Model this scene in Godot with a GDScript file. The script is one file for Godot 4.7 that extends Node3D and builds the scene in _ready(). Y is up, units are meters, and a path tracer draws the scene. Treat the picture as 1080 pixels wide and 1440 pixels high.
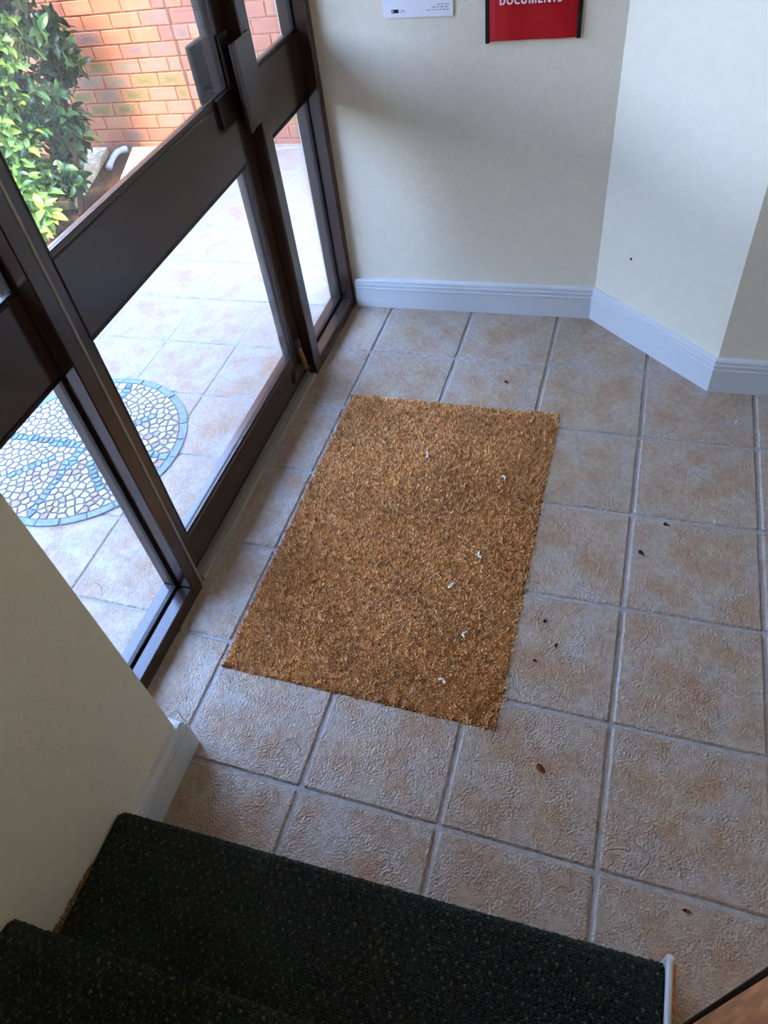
extends Node3D
# An entrance hall seen from its stairs: glazed door, coir mat in a tiled floor, porch outside.
# All shapes are laid out in floor-tile units (one tile = T metres); y is up, +x away from the door, +z towards the stairs.
const T := 0.33
const UNSEEN_LAMP := 0.016
var rng := RandomNumberGenerator.new()
var M := {}
var names := {}

func _ready() -> void:
	rng.seed = 11
	view_and_light()
	materials()
	room_shell()
	unseen_ceiling_lamp()
	hall_floor()
	porch()
	entrance()
	skirtings()
	staircase()
	door_mat()
	wall_papers()
	garden()
	litter()

# ------------------------------------------------------------------ camera, sky, sun, exposure
func view_and_light() -> void:
	var cam := Camera3D.new()
	cam.name = "camera"
	cam.projection = Camera3D.PROJECTION_FRUSTUM
	cam.keep_aspect = Camera3D.KEEP_HEIGHT
	var f := 1006.908
	cam.near = 0.05
	cam.far = 200.0
	cam.size = 2.0 * cam.near * 720.0 / f
	cam.frustum_offset = Vector2(cam.near * (540.0 - 495.994) / f, cam.near * (730.103 - 720.0) / f)
	cam.transform = Transform3D(Basis(Vector3(0.940899, -0.142400, -0.307298), Vector3(-0.142942, 0.655591, -0.741464), Vector3(0.307046, 0.741568, 0.596489)).orthonormalized(), Vector3(2.63126, 4.93628, 7.49152) * T)
	add_child(cam)
	var env := Environment.new()
	env.background_mode = Environment.BG_SKY
	var sky := Sky.new()
	var sm := ProceduralSkyMaterial.new()
	sm.sky_top_color = Color(0.50, 0.67, 0.95)
	sm.sky_curve = 0.35
	sm.sky_horizon_color = Color(0.86, 0.915, 1.0)
	sm.ground_bottom_color = Color(0.35, 0.34, 0.32)
	sm.ground_horizon_color = Color(0.5, 0.5, 0.5)
	sm.sky_energy_multiplier = 1.0
	sky.sky_material = sm
	env.sky = sky
	env.background_energy_multiplier = 4.5
	env.tonemap_mode = Environment.TONE_MAPPER_LINEAR
	env.tonemap_exposure = 4.9
	env.sdfgi_enabled = true
	env.ssao_enabled = true
	env.ssil_enabled = true
	var we := WorldEnvironment.new()
	we.name = "sky"
	we.environment = env
	add_child(we)
	var sun := DirectionalLight3D.new()
	sun.name = "sun"
	sun.light_color = Color(1.0, 0.95, 0.86)
	sun.light_energy = 0.7
	sun.light_angular_distance = 12.0
	sun.shadow_enabled = true
	sun.look_at_from_position(Vector3.ZERO, Vector3(0.06, -0.86, -0.5), Vector3.UP)
	add_child(sun)

# ------------------------------------------------------------------ helpers
func numbered(n: String) -> String:
	if not names.has(n):
		names[n] = 0
		return n
	names[n] += 1
	return "%s_%03d" % [n, names[n]]

func begin() -> SurfaceTool:
	var st := SurfaceTool.new()
	st.begin(Mesh.PRIMITIVE_TRIANGLES)
	return st

func done(st: SurfaceTool, called: String, m: Material, parent: Node = self) -> MeshInstance3D:
	var o := MeshInstance3D.new()
	o.mesh = st.commit()
	o.material_override = m
	return put(o, called, parent)

func put(o: Node3D, called: String, parent: Node = self) -> Node3D:
	o.name = numbered(called) if parent == self else called
	parent.add_child(o, true)
	return o

func empty(called: String, at := Vector3.ZERO) -> Node3D:
	var o := Node3D.new()
	o.position = at * T
	return put(o, called)

func struct(o: Node) -> Node:
	o.set_meta("kind", "structure")
	return o

func tag(o: Node, label: String, category: String, group := "") -> Node:
	o.set_meta("label", label)
	o.set_meta("category", category)
	if group:
		o.set_meta("group", group)
	return o

# a flat polygon that faces `out`
func poly(st: SurfaceTool, pts: Array, out: Vector3, uvs := []) -> void:
	var n: Vector3 = (pts[1] - pts[0]).cross(pts[2] - pts[0])
	if n.length() < 1e-9 and pts.size() > 3:
		n = (pts[2] - pts[0]).cross(pts[3] - pts[0])
	var flip := n.dot(out) > 0.0
	n = n.normalized() * (1.0 if flip else -1.0)
	for i in range(1, pts.size() - 1):
		var t := [0, i + 1, i] if flip else [0, i, i + 1]
		for k in t:
			st.set_normal(n)
			st.set_uv(uvs[k] if uvs.size() else Vector2(pts[k].x + pts[k].y * 0.37, pts[k].z + pts[k].y * 0.61))
			st.add_vertex(pts[k] * T)

# a chamfered box between two corners
func box(st: SurfaceTool, lo: Vector3, hi: Vector3, b := 0.012) -> void:
	var c := (lo + hi) / 2.0
	var h := (hi - lo) / 2.0
	b = minf(b, minf(h.x, minf(h.y, h.z)) * 0.45)
	var p := func(a: int, s: Vector3) -> Vector3:      # corner s, on the face across axis a
		var v := Vector3.ZERO
		for k in 3:
			v[k] = s[k] * (h[k] if k == a else h[k] - b)
		return c + v
	for a in 3:
		var u := (a + 1) % 3
		var w := (a + 2) % 3
		for s in [-1.0, 1.0]:
			var q := []
			for r in [[-1, -1], [1, -1], [1, 1], [-1, 1]]:
				var e := Vector3.ZERO
				e[a] = s
				e[u] = r[0]
				e[w] = r[1]
				q.append(p.call(a, e))
			var n := Vector3.ZERO
			n[a] = s
			poly(st, q, n)
		for s in [-1.0, 1.0]:                         # the chamfers along axis a
			for r in [-1.0, 1.0]:
				var e1 := Vector3.ZERO
				e1[a] = -1
				e1[u] = s
				e1[w] = r
				var e2 := e1
				e2[a] = 1
				var n := Vector3.ZERO
				n[u] = s
				n[w] = r
				poly(st, [p.call(u, e1), p.call(u, e2), p.call(w, e2), p.call(w, e1)], n)
	for i in 8:
		var s := Vector3(-1 if i & 1 else 1, -1 if i & 2 else 1, -1 if i & 4 else 1)
		poly(st, [p.call(0, s), p.call(1, s), p.call(2, s)], s)

func block(called: String, lo: Vector3, hi: Vector3, m: Material, parent: Node = self, b := 0.012) -> MeshInstance3D:
	var st := begin()
	box(st, lo, hi, b)
	return done(st, called, m, parent)

# an upright prism over a polygon (x, z)
func prism(st: SurfaceTool, ring: PackedVector2Array, y0: float, y1: float) -> void:
	var tri := Geometry2D.triangulate_polygon(ring)
	for i in range(0, tri.size(), 3):
		for y in [[y1, Vector3.UP], [y0, Vector3.DOWN]]:
			poly(st, [Vector3(ring[tri[i]].x, y[0], ring[tri[i]].y), Vector3(ring[tri[i + 1]].x, y[0], ring[tri[i + 1]].y), Vector3(ring[tri[i + 2]].x, y[0], ring[tri[i + 2]].y)], y[1])
	var turn := -1.0 if Geometry2D.is_polygon_clockwise(ring) else 1.0
	for i in ring.size():
		var a := ring[i]
		var b := ring[(i + 1) % ring.size()]
		var d := (b - a).orthogonal() * turn
		var o := Vector3(-d.x, 0, -d.y)
		if o.length() > 1e-6:
			poly(st, [Vector3(a.x, y0, a.y), Vector3(b.x, y0, b.y), Vector3(b.x, y1, b.y), Vector3(a.x, y1, a.y)], o)

func tube(st: SurfaceTool, pts: Array, radii: Array, sides := 8, caps := true) -> void:
	var rings := []
	var side := Vector3.ZERO
	for i in pts.size():
		var d: Vector3 = (pts[mini(i + 1, pts.size() - 1)] - pts[maxi(i - 1, 0)]).normalized()
		if side == Vector3.ZERO:
			side = d.cross(Vector3(0.31, 0.9, 0.2)).normalized()
		side = (side - d * side.dot(d)).normalized()
		var up := d.cross(side)
		var ring := []
		for k in sides:
			var a := TAU * k / sides
			ring.append([pts[i] + (side * cos(a) + up * sin(a)) * radii[i], side * cos(a) + up * sin(a)])
		rings.append(ring)
	for i in rings.size() - 1:
		for k in sides:
			var l := (k + 1) % sides
			var q := [rings[i][k], rings[i][l], rings[i + 1][l], rings[i + 1][k]]
			var n: Vector3 = (q[1][0] - q[0][0]).cross(q[2][0] - q[0][0])
			for j in ([0, 2, 1, 0, 3, 2] if n.dot(q[0][1]) > 0 else [0, 1, 2, 0, 2, 3]):
				st.set_normal(q[j][1])
				st.set_uv(Vector2(float(k) / sides, i))
				st.add_vertex(q[j][0] * T)
	if caps:
		for e in [[0, pts[0] - pts[1]], [rings.size() - 1, pts[-1] - pts[-2]]]:
			var c := []
			for r in rings[e[0]]:
				c.append(r[0])
			poly(st, c, e[1])

# a profile of (out, up) points swept from a to b, with a mitre direction at each end
func sweep(st: SurfaceTool, prof: Array, a: Vector3, b: Vector3, ma: Vector3, mb: Vector3, out: Vector3, cap := true) -> void:
	var ra := []
	var rb := []
	for q in prof:
		ra.append(a + ma * q.x + Vector3.UP * q.y)
		rb.append(b + mb * q.x + Vector3.UP * q.y)
	for i in prof.size() - 1:
		var e: Vector2 = prof[i + 1] - prof[i]
		poly(st, [ra[i], rb[i], rb[i + 1], ra[i + 1]], out * e.y - Vector3.UP * e.x)
	if cap:
		for r in [[ra, a - b], [rb, b - a]]:
			var flat := PackedVector2Array()
			for q in prof:
				flat.append(q)
			flat.append(Vector2(0, prof[0].y))
			var pts: Array = r[0].duplicate()
			pts.append((a if r[0] == ra else b) + Vector3.UP * prof[0].y)
			var tri := Geometry2D.triangulate_polygon(flat)
			for i in range(0, tri.size(), 3):
				poly(st, [pts[tri[i]], pts[tri[i + 1]], pts[tri[i + 2]]], r[1])

func noise(freq: float, s: int, oct := 3, kind := FastNoiseLite.TYPE_SIMPLEX_SMOOTH) -> FastNoiseLite:
	var n := FastNoiseLite.new()
	n.noise_type = kind
	n.seed = s
	n.frequency = freq
	n.fractal_type = FastNoiseLite.FRACTAL_FBM if oct > 1 else FastNoiseLite.FRACTAL_NONE
	n.fractal_octaves = oct
	return n

func noise_tex(size: int, freq: float, s: int, lo: Color, hi: Color, oct := 4) -> NoiseTexture2D:
	var t := NoiseTexture2D.new()
	t.width = size
	t.height = size
	t.seamless = true
	t.noise = noise(freq, s, oct)
	var g := Gradient.new()
	g.set_color(0, lo)
	g.set_color(1, hi)
	g.set_offset(0, 0.25)
	g.set_offset(1, 0.75)
	t.color_ramp = g
	return t

func mat(called: String, c: Color, rough := 0.6, spec := 0.5) -> StandardMaterial3D:
	var m := StandardMaterial3D.new()
	m.resource_name = called
	m.albedo_color = c
	m.roughness = rough
	m.metallic_specular = spec
	M[called] = m
	return m

func grained(m: StandardMaterial3D, tex: Texture2D, height: Texture2D, per_metre: float, cm: float) -> StandardMaterial3D:
	m.uv1_triplanar = true
	m.uv1_world_triplanar = true
	m.uv1_scale = Vector3.ONE * per_metre
	if tex:
		m.albedo_texture = tex
	if height:
		m.heightmap_enabled = true
		m.heightmap_texture = height
		m.heightmap_scale = cm
	return m

# ------------------------------------------------------------------ materials
func materials() -> void:
	var fine := noise_tex(512, 0.06, 3, Color.BLACK, Color.WHITE)
	var speck := noise_tex(512, 0.02, 5, Color(0.985, 0.985, 0.985), Color(1, 1, 1))
	grained(mat("cream_paint", Color(0.92, 0.90, 0.82), 0.55, 0.4), speck, fine, 2.2, 0.03)
	grained(mat("white_gloss", Color(0.82, 0.845, 0.86), 0.3, 0.5), null, fine, 3.0, 0.008)
	grained(mat("ceiling_paint", Color(0.90, 0.89, 0.86), 0.8, 0.3), speck, null, 1.0, 0.0)
	mat("mosaic_grout", Color(0.47, 0.46, 0.44), 0.85, 0.3)
	grained(mat("grout", Color(0.69, 0.69, 0.69), 0.85, 0.3), noise_tex(256, 0.05, 8, Color(0.9, 0.9, 0.9), Color(1, 1, 1)), fine, 4.0, 0.03)
	var alu := grained(mat("brown_aluminium", Color(0.25, 0.19, 0.168), 0.12, 0.7), null, fine, 9.0, 0.006)
	alu.metallic = 0.25
	var alud := mat("black_aluminium", Color(0.13, 0.115, 0.115), 0.4, 0.5)
	alud.metallic = 0.2
	mat("rubber", Color(0.055, 0.055, 0.06), 0.45, 0.5)
	var sil := mat("mill_aluminium", Color(0.62, 0.60, 0.54), 0.45, 0.5)
	sil.metallic = 0.1
	var br := mat("worn_brass", Color(0.62, 0.42, 0.27), 0.36, 0.5)
	br.metallic = 0.7
	var ir := mat("dull_steel", Color(0.42, 0.38, 0.34), 0.4, 0.5)
	ir.metallic = 0.8
	var gl := mat("glass", Color(0.97, 0.99, 0.98, 0.04), 0.02, 0.5)
	gl.transparency = BaseMaterial3D.TRANSPARENCY_ALPHA
	grained(mat("timber", Color(0.86, 0.60, 0.40), 0.42, 0.5), noise_tex(512, 0.012, 31, Color(0.80, 0.78, 0.76), Color(1, 1, 1)), null, 3.0, 0.0).uv1_scale = Vector3(9, 1.2, 9)
	mat("pouch_red", Color(0.72, 0.05, 0.10), 0.38, 0.5)
	mat("binding_black", Color(0.06, 0.055, 0.055), 0.6, 0.4)
	mat("print_white", Color(0.93, 0.90, 0.90), 0.6, 0.4)
	mat("lint", Color(0.93, 0.92, 0.90), 0.9, 0.2)
	mat("dry_leaf", Color(0.22, 0.13, 0.08), 0.8, 0.3)
	mat("rusty_leaf", Color(0.45, 0.22, 0.12), 0.8, 0.3)
	grained(mat("concrete", Color(0.88, 0.82, 0.68), 0.85, 0.3), noise_tex(256, 0.03, 41, Color(0.78, 0.76, 0.72), Color(1, 1, 1)), fine, 2.0, 0.15)
	grained(mat("soil", Color(0.56, 0.42, 0.31), 0.95, 0.2), noise_tex(512, 0.05, 42, Color(0.5, 0.48, 0.45), Color(1, 1, 1)), fine, 2.5, 1.5)
	mat("joint_sealant", Color(0.52, 0.36, 0.30), 0.8, 0.3)
	mat("pvc", Color(0.72, 0.74, 0.74), 0.4, 0.5)
	grained(mat("mortar", Color(0.80, 0.60, 0.48), 0.9, 0.2), noise_tex(256, 0.05, 43, Color(0.82, 0.8, 0.78), Color(1, 1, 1)), fine, 3.0, 0.15)
	grained(mat("soffit", Color(0.50, 0.41, 0.33), 0.8, 0.3), speck, null, 1.0, 0.0)
	grained(mat("bark", Color(0.30, 0.23, 0.19), 0.9, 0.2), noise_tex(256, 0.05, 44, Color(0.6, 0.6, 0.6), Color(1, 1, 1)), fine, 8.0, 0.5)
	tile_material()
	brick_materials()
	var greens := [Color(0.17, 0.30, 0.14), Color(0.27, 0.42, 0.19), Color(0.42, 0.57, 0.24), Color(0.11, 0.19, 0.09), Color(0.60, 0.68, 0.25)]
	for i in greens.size():
		var m := mat("leaf_%d" % i, greens[i], 0.3, 0.5)
		m.backlight = Color(0.28, 0.42, 0.1)
		m.cull_mode = BaseMaterial3D.CULL_DISABLED
	var fol := mat("foliage", Color(1, 1, 1), 0.32, 0.5)
	fol.vertex_color_use_as_albedo = true
	fol.backlight = Color(0.3, 0.45, 0.1)
	fol.cull_mode = BaseMaterial3D.CULL_DISABLED
	for n in ["coir", "carpet_loop"]:
		var c := mat(n, Color(1, 1, 1), 0.95, 0.2)
		c.vertex_color_use_as_albedo = true
		if n == "carpet_loop":
			c.rim_enabled = true
			c.rim = 0.2
			c.rim_tint = 0.8
	mat("coir_backing", Color(0.30, 0.19, 0.11), 1.0, 0.1)
	mat("carpet_backing", Color(0.085, 0.12, 0.11), 1.0, 0.1)
	mat("jute", Color(0.55, 0.42, 0.30), 1.0, 0.1)
	# the mosaic's stones
	var stones := {"stone_white": Color(0.83, 0.80, 0.74), "stone_ivory": Color(0.78, 0.73, 0.65), "stone_pink": Color(0.74, 0.63, 0.62), "stone_grey": Color(0.68, 0.68, 0.68), "stone_blue": Color(0.50, 0.66, 0.75), "stone_deep_blue": Color(0.40, 0.54, 0.65), "stone_ring": Color(0.50, 0.62, 0.74)}
	for n in stones:
		grained(mat(n, stones[n], 0.5, 0.5), noise_tex(128, 0.05, 60 + n.length(), Color(0.82, 0.82, 0.82), Color(1, 1, 1)), fine, 6.0, 0.08)

# nine rustic tiles in one picture: mottled beige, rust and grey, with a leathery relief and slate-like fissures
func tile_material() -> void:
	const S := 1020
	const C := 340
	var patch := noise(0.006, 1, 3)
	var rust := noise(0.0075, 2, 3)
	var pale := noise(0.02, 3, 4)
	var grain := noise(0.30, 4, 2)
	var bump := noise(0.14, 5, 3)
	var rough := noise(0.012, 6, 2)
	var height := PackedFloat32Array()
	height.resize(S * S)
	for y in S:
		for x in S:
			var b := bump.get_noise_2d(x, y)
			height[y * S + x] = 0.5 + b * (0.26 + 0.22 * rough.get_noise_2d(x, y)) + 0.10 * rough.get_noise_2d(x * 3.0, y * 3.0) + 0.05 * grain.get_noise_2d(x, y)
	var r := RandomNumberGenerator.new()
	r.seed = 77
	for cell in 9:
		var o := Vector2(cell % 3, cell / 3) * C
		for k in 2 + cell % 2:
			var p := Vector2(r.randf_range(0.05, 0.95), [0.02, 0.98][r.randi() % 2]) * C
			var d := Vector2(r.randf_range(-0.8, 0.8), 1.0 if p.y < C / 2.0 else -1.0).normalized()
			if r.randf() < 0.5:
				p = Vector2(p.y, p.x)
				d = Vector2(d.y, d.x)
			var steps := r.randi_range(60, 150)
			for s in steps:
				d = d.rotated(r.randf_range(-0.42, 0.42))
				p += d * 1.0
				var fade := sin(PI * s / steps)
				for j in range(-7, 8):
					var q := p + d.orthogonal() * j * 0.7
					if q.x < 2 or q.y < 2 or q.x > C - 3 or q.y > C - 3:
						continue
					var at := int(o.y + q.y) * S + int(o.x + q.x)
					if absi(j) <= 1:
						height[at] = minf(height[at], 0.42 - 0.36 * fade)
					elif j > 1:
						height[at] = maxf(height[at], height[at] * 0.4 + 0.6 * (0.62 + 0.2 * fade * (1.0 - j / 8.0)))
	var hb := PackedByteArray()
	var cb := PackedByteArray()
	hb.resize(S * S)
	cb.resize(S * S * 3)
	var beige := Color(0.70, 0.635, 0.555)
	var brown := Color(0.655, 0.525, 0.415)
	var grey := Color(0.68, 0.655, 0.625)
	var ochre := Color(0.665, 0.585, 0.455)
	for y in S:
		for x in S:
			var off := float((x / C) * 911 + (y / C) * 1733)      # a cell of its own mottling
			var c := beige.lerp(grey, clampf(0.5 + 1.1 * patch.get_noise_2d(x + off, y), 0, 1))
			c = c.lerp(brown, clampf(0.45 + 0.85 * rust.get_noise_2d(x + off, y - off), 0, 1))
			c = c.lerp(ochre, clampf(1.0 * pale.get_noise_2d(x - off, y) - 0.05, 0, 0.7))
			var rim := minf(minf(x % C, C - 1 - x % C), minf(y % C, C - 1 - y % C)) / 90.0 + 0.5 * rust.get_noise_2d(y - off, x)
			c = c.lerp(grey, 0.55 * clampf(1.0 - rim, 0, 1))
			var h: float = height[y * S + x]
			var g := 1.0 + 0.12 * grain.get_noise_2d(x, y) + 0.10 * pale.get_noise_2d(x * 2.0 + off, y * 2.0)
			var i := (y * S + x) * 3
			cb[i] = clampi(int(c.r * g * 255), 0, 255)
			cb[i + 1] = clampi(int(c.g * g * 255), 0, 255)
			cb[i + 2] = clampi(int(c.b * g * 255), 0, 255)
			hb[y * S + x] = clampi(int(h * 255), 0, 255)
	var m := mat("rustic_tile", Color(1, 1, 1), 0.38, 0.5)
	m.albedo_texture = ImageTexture.create_from_image(Image.create_from_data(S, S, false, Image.FORMAT_RGB8, cb))
	m.heightmap_enabled = true
	m.heightmap_texture = ImageTexture.create_from_image(Image.create_from_data(S, S, false, Image.FORMAT_L8, hb))
	m.heightmap_scale = 0.6

# wire-cut bricks: plain orange, with a fired blue-grey flash, and with green moss on the lower courses
func brick_materials() -> void:
	var n1 := noise(0.05, 51, 4)
	var n2 := noise(0.4, 52, 2)
	var h := noise_tex(256, 0.08, 53, Color.BLACK, Color.WHITE)
	var kinds := {
		"brick_plain": [Color(0.80, 0.53, 0.39), Color(0.78, 0.50, 0.36), 0.3], "brick_dark": [Color(0.74, 0.47, 0.37), Color(0.67, 0.45, 0.39), 0.5], "brick_flash": [Color(0.77, 0.51, 0.40), Color(0.52, 0.48, 0.47), 0.85],
		"brick_grey": [Color(0.76, 0.53, 0.41), Color(0.55, 0.53, 0.47), 0.85], "brick_moss": [Color(0.76, 0.54, 0.38), Color(0.49, 0.49, 0.28), 0.95], "brick_pale": [Color(0.82, 0.57, 0.42), Color(0.84, 0.61, 0.46), 0.6]}
	var k := 0
	for called in kinds:
		var im := Image.create(192, 64, false, Image.FORMAT_RGB8)
		for y in 64:
			for x in 192:
				var e := minf(minf(x, 191 - x) / 60.0, minf(y, 63 - y) / 22.0)
				var f: float = clampf(e - 0.3 + 0.8 * n1.get_noise_2d(x + 300 * k, y), 0, 1) * kinds[called][2]
				var c: Color = kinds[called][0].lerp(kinds[called][1], f)
				im.set_pixel(x, y, c * (1.0 + 0.10 * n2.get_noise_2d(x, y + 99 * k) + 0.12 * n1.get_noise_2d(x * 2 + 50 * k, y * 2)))
		var m := mat(called, Color(1, 1, 1), 0.85, 0.3)
		m.albedo_texture = ImageTexture.create_from_image(im)
		m.heightmap_enabled = true
		m.heightmap_texture = h
		m.heightmap_scale = 0.1
		k += 1

# ------------------------------------------------------------------ walls, ceiling
const U := Vector3(0.738, 0, 0.675)          # along the angled wall
const N := Vector3(-0.675, 0, 0.738)         # out of it
const CA := Vector3(2.357, 0, 0.04)          # its corner with the back wall
const CB := Vector3(3.598, 0, 1.175)         # its corner with the right wall
const TOP := 8.0

func wall(called: String, ring: Array, y0: float, y1: float, m: Material) -> MeshInstance3D:
	var st := begin()
	prism(st, PackedVector2Array(ring), y0, y1)
	var o := done(st, called, m)
	struct(o)
	return o

func room_shell() -> void:
	var v := func(x: float, z: float) -> Vector2: return Vector2(x, z)
	wall("wall_back", [v.call(-0.85, 0.04), v.call(CA.x, CA.z), v.call(CA.x + 0.35, CA.z - 0.6), v.call(-0.85, -0.6)], -0.3, TOP + 0.6, M.cream_paint)
	var ang := wall("wall_angled", [v.call(CA.x, CA.z), v.call(CB.x, CB.z), v.call(CB.x + 0.3, CB.z - 0.5), v.call(CA.x + 0.35, CA.z - 0.6)], -0.3, TOP + 0.6, M.cream_paint)
	wall("wall_right", [v.call(CB.x, CB.z), v.call(9.0, CB.z), v.call(9.0, CB.z - 0.5), v.call(CB.x + 0.3, CB.z - 0.5)], -0.3, TOP + 0.6, M.cream_paint)
	wall("wall_left", [v.call(-0.85, 5.93), v.call(0.07, 5.93), v.call(0.07, 13.0), v.call(-0.85, 13.0)], -0.3, TOP + 0.6, M.cream_paint)
	wall("wall_far_side", [v.call(9.0, 0.67), v.call(9.6, 0.67), v.call(9.6, 13.6), v.call(9.0, 13.6)], -0.3, TOP + 0.6, M.cream_paint)
	wall("wall_behind", [v.call(-0.85, 13.0), v.call(9.0, 13.0), v.call(9.0, 13.6), v.call(-0.85, 13.6)], -0.3, TOP + 0.6, M.cream_paint)
	wall("wall_over_door", [v.call(-0.85, 0.04), v.call(-0.45, 0.04), v.call(-0.45, 5.93), v.call(-0.85, 5.93)], 7.0, TOP + 0.6, M.cream_paint)
	var st := begin()
	box(st, Vector3(-0.85, TOP, -0.6), Vector3(9.6, TOP + 0.4, 13.6))
	struct(done(st, "ceiling", M.ceiling_paint))
	# a small dark hole in the angled wall
	var at := CA + U * 0.44 * 1.0 + N * 0.0
	at.y = 0.88
	st = begin()
	var ring := []
	for i in 10:
		ring.append(at + (U * cos(TAU * i / 10) + Vector3.UP * 1.3 * sin(TAU * i / 10)) * 0.012 + N * 0.004)
	poly(st, ring, N)
	for i in 10:
		poly(st, [ring[i], ring[(i + 1) % 10], ring[(i + 1) % 10] - N * 0.006, ring[i] - N * 0.006], ring[i] - at)
	done(st, "dark_speck", M.dry_leaf, ang)

# unseen ceiling dome, placed to light the left wall and the hall floor
func unseen_ceiling_lamp() -> void:
	var o := tag(empty("unseen_ceiling_lamp", Vector3(5.0, TOP, 7.0)), "unseen round ceiling lamp above the hall, placed to light the left wall and floor", "lamp")
	var st := begin()
	tube(st, [Vector3(0, 0, 0), Vector3(0, -0.08, 0)], [0.52, 0.52], 28)
	done(st, "base", M.white_gloss, o)
	st = begin()
	tube(st, [Vector3(0, -0.08, 0), Vector3(0, -0.14, 0), Vector3(0, -0.2, 0), Vector3(0, -0.23, 0)], [0.5, 0.47, 0.36, 0.12], 28)
	var g := mat("lamp_glass", Color(0.95, 0.92, 0.85), 0.4, 0.4)
	g.emission_enabled = true
	g.emission = Color(1.0, 0.80, 0.52)
	g.emission_energy_multiplier = 1.5
	done(st, "shade", g, o)
	var l := OmniLight3D.new()
	l.name = "unseen_ceiling_lamp_light"
	l.light_color = Color(1.0, 0.80, 0.52)
	l.light_energy = UNSEEN_LAMP
	l.light_size = 0.16
	l.omni_range = 8.0
	l.omni_attenuation = 2.0
	l.shadow_enabled = true
	l.position = Vector3(5.0, TOP - 0.8, 7.0) * T
	add_child(l)

# ------------------------------------------------------------------ tiled floors
# a tile over any polygon: wavy rustic edge, eased arris, its own part of the tile picture
func tile(ring: PackedVector2Array, y: float, thick: float, parent: Node, corner: Vector2) -> void:
	var out := PackedVector2Array()
	for i in ring.size():
		var a := ring[i]
		var b := ring[(i + 1) % ring.size()]
		var n := maxi(1, int(a.distance_to(b) / 0.085))
		var side := (b - a).normalized().orthogonal()
		for k in n:
			var w := 0.0 if k == 0 else rng.randf_range(-0.0022, 0.0022) + (rng.randf_range(-0.006, 0.0) if rng.randf() < 0.08 else 0.0)
			out.append(a.lerp(b, (k + (rng.randf_range(-0.2, 0.2) if k else 0.0)) / n) + side * w)
	var tops := Geometry2D.offset_polygon(out, -0.012)
	if tops.is_empty():
		return
	var top: PackedVector2Array = tops[0]
	var tri := Geometry2D.triangulate_polygon(top)
	if tri.is_empty():
		return
	var cell := Vector2(rng.randi() % 3, rng.randi() % 3)
	var spin := rng.randi() % 4
	var uv := func(p: Vector2) -> Vector2:
		var q := (p - corner).clamp(Vector2.ZERO, Vector2.ONE) - Vector2(0.5, 0.5)
		for s in spin:
			q = Vector2(-q.y, q.x)
		return (cell + Vector2(0.5, 0.5) + q * 0.985) / 3.0
	var st := begin()
	var tilt := Vector2(rng.randf_range(-0.003, 0.003), rng.randf_range(-0.003, 0.003))
	var lift := func(p: Vector2, h: float) -> Vector3:
		return Vector3(p.x, y + h + (p - corner - Vector2(0.5, 0.5)).dot(tilt), p.y)
	for i in range(0, tri.size(), 3):
		var p := [top[tri[i]], top[tri[i + 1]], top[tri[i + 2]]]
		poly(st, [lift.call(p[0], 0.0), lift.call(p[1], 0.0), lift.call(p[2], 0.0)], Vector3.UP, [uv.call(p[0]), uv.call(p[1]), uv.call(p[2])])
	# the arris: from every edge point of the top out to the outline, then down
	var n := top.size()
	for i in n:
		var a := top[i]
		var b := top[(i + 1) % n]
		var d := (b - a).normalized().orthogonal()
		if Geometry2D.is_polygon_clockwise(top):
			d = -d
		d = -d if Geometry2D.is_point_in_polygon((a + b) / 2.0 + d * 0.01, top) else d
		var pa := (top[i] - top[(i + n - 1) % n]).normalized().orthogonal()
		var a2 := a + d * 0.015
		var b2 := b + d * 0.015
		poly(st, [lift.call(a, 0.0), lift.call(b, 0.0), lift.call(b2, -0.012), lift.call(a2, -0.012)], Vector3(d.x, 1, d.y), [uv.call(a), uv.call(b), uv.call(b2), uv.call(a2)])
		poly(st, [lift.call(a2, -0.012), lift.call(b2, -0.012), lift.call(b2, -thick), lift.call(a2, -thick)], Vector3(d.x, 0, d.y), [uv.call(a2), uv.call(b2), uv.call(b2), uv.call(a2)])
	done(st, "tile", M.rustic_tile, parent)

func rect(x0: float, z0: float, x1: float, z1: float) -> PackedVector2Array:
	return PackedVector2Array([Vector2(x0, z0), Vector2(x1, z0), Vector2(x1, z1), Vector2(x0, z1)])

const MAT := Rect2(0.020, 1.79, 2.215, 3.45)

func hall_floor() -> void:
	var fl := struct(empty("floor"))
	var g := 0.016          # half a joint
	var bed := begin()
	# grout bed with the mat's well left open
	for r in [rect(-0.85, -0.3, 9.2, MAT.position.y), rect(-0.85, MAT.end.y, 9.2, 13.2), rect(-0.85, MAT.position.y, MAT.position.x - 0.002, MAT.end.y), rect(MAT.end.x, MAT.position.y, 9.2, MAT.end.y)]:
		prism(bed, r, -0.2, -0.015)
	prism(bed, rect(-0.85, -0.3, 9.2, 13.2), -0.4, -0.2)
	done(bed, "grout_bed", M.grout, fl)
	var well := PackedVector2Array([MAT.position, Vector2(MAT.end.x, MAT.position.y), MAT.end, Vector2(MAT.position.x, MAT.end.y)])
	for zi in range(-1, 9):
		for xi in range(-1, 7):
			var r := rect(xi + g, zi + g, xi + 1 - g, zi + 1 - g)
			if xi == -1:
				r = rect(-0.84, zi + g, -g, zi + 1 - g)
			if zi >= 7 and xi <= 3 and xi >= 0:
				continue
			if zi == -1 and xi > 2:
				continue
			for p in Geometry2D.clip_polygons(r, well):
				var q: PackedVector2Array = p
				var lo := q[0]
				var hi := q[0]
				for w in q:
					lo = lo.min(w)
					hi = hi.max(w)
				if (hi - lo).x > 0.06 and (hi - lo).y > 0.06:
					tile(q, 0.0, 0.07, fl, Vector2(xi, zi))
	# the rest of the hall, out of sight to the right
	
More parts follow.
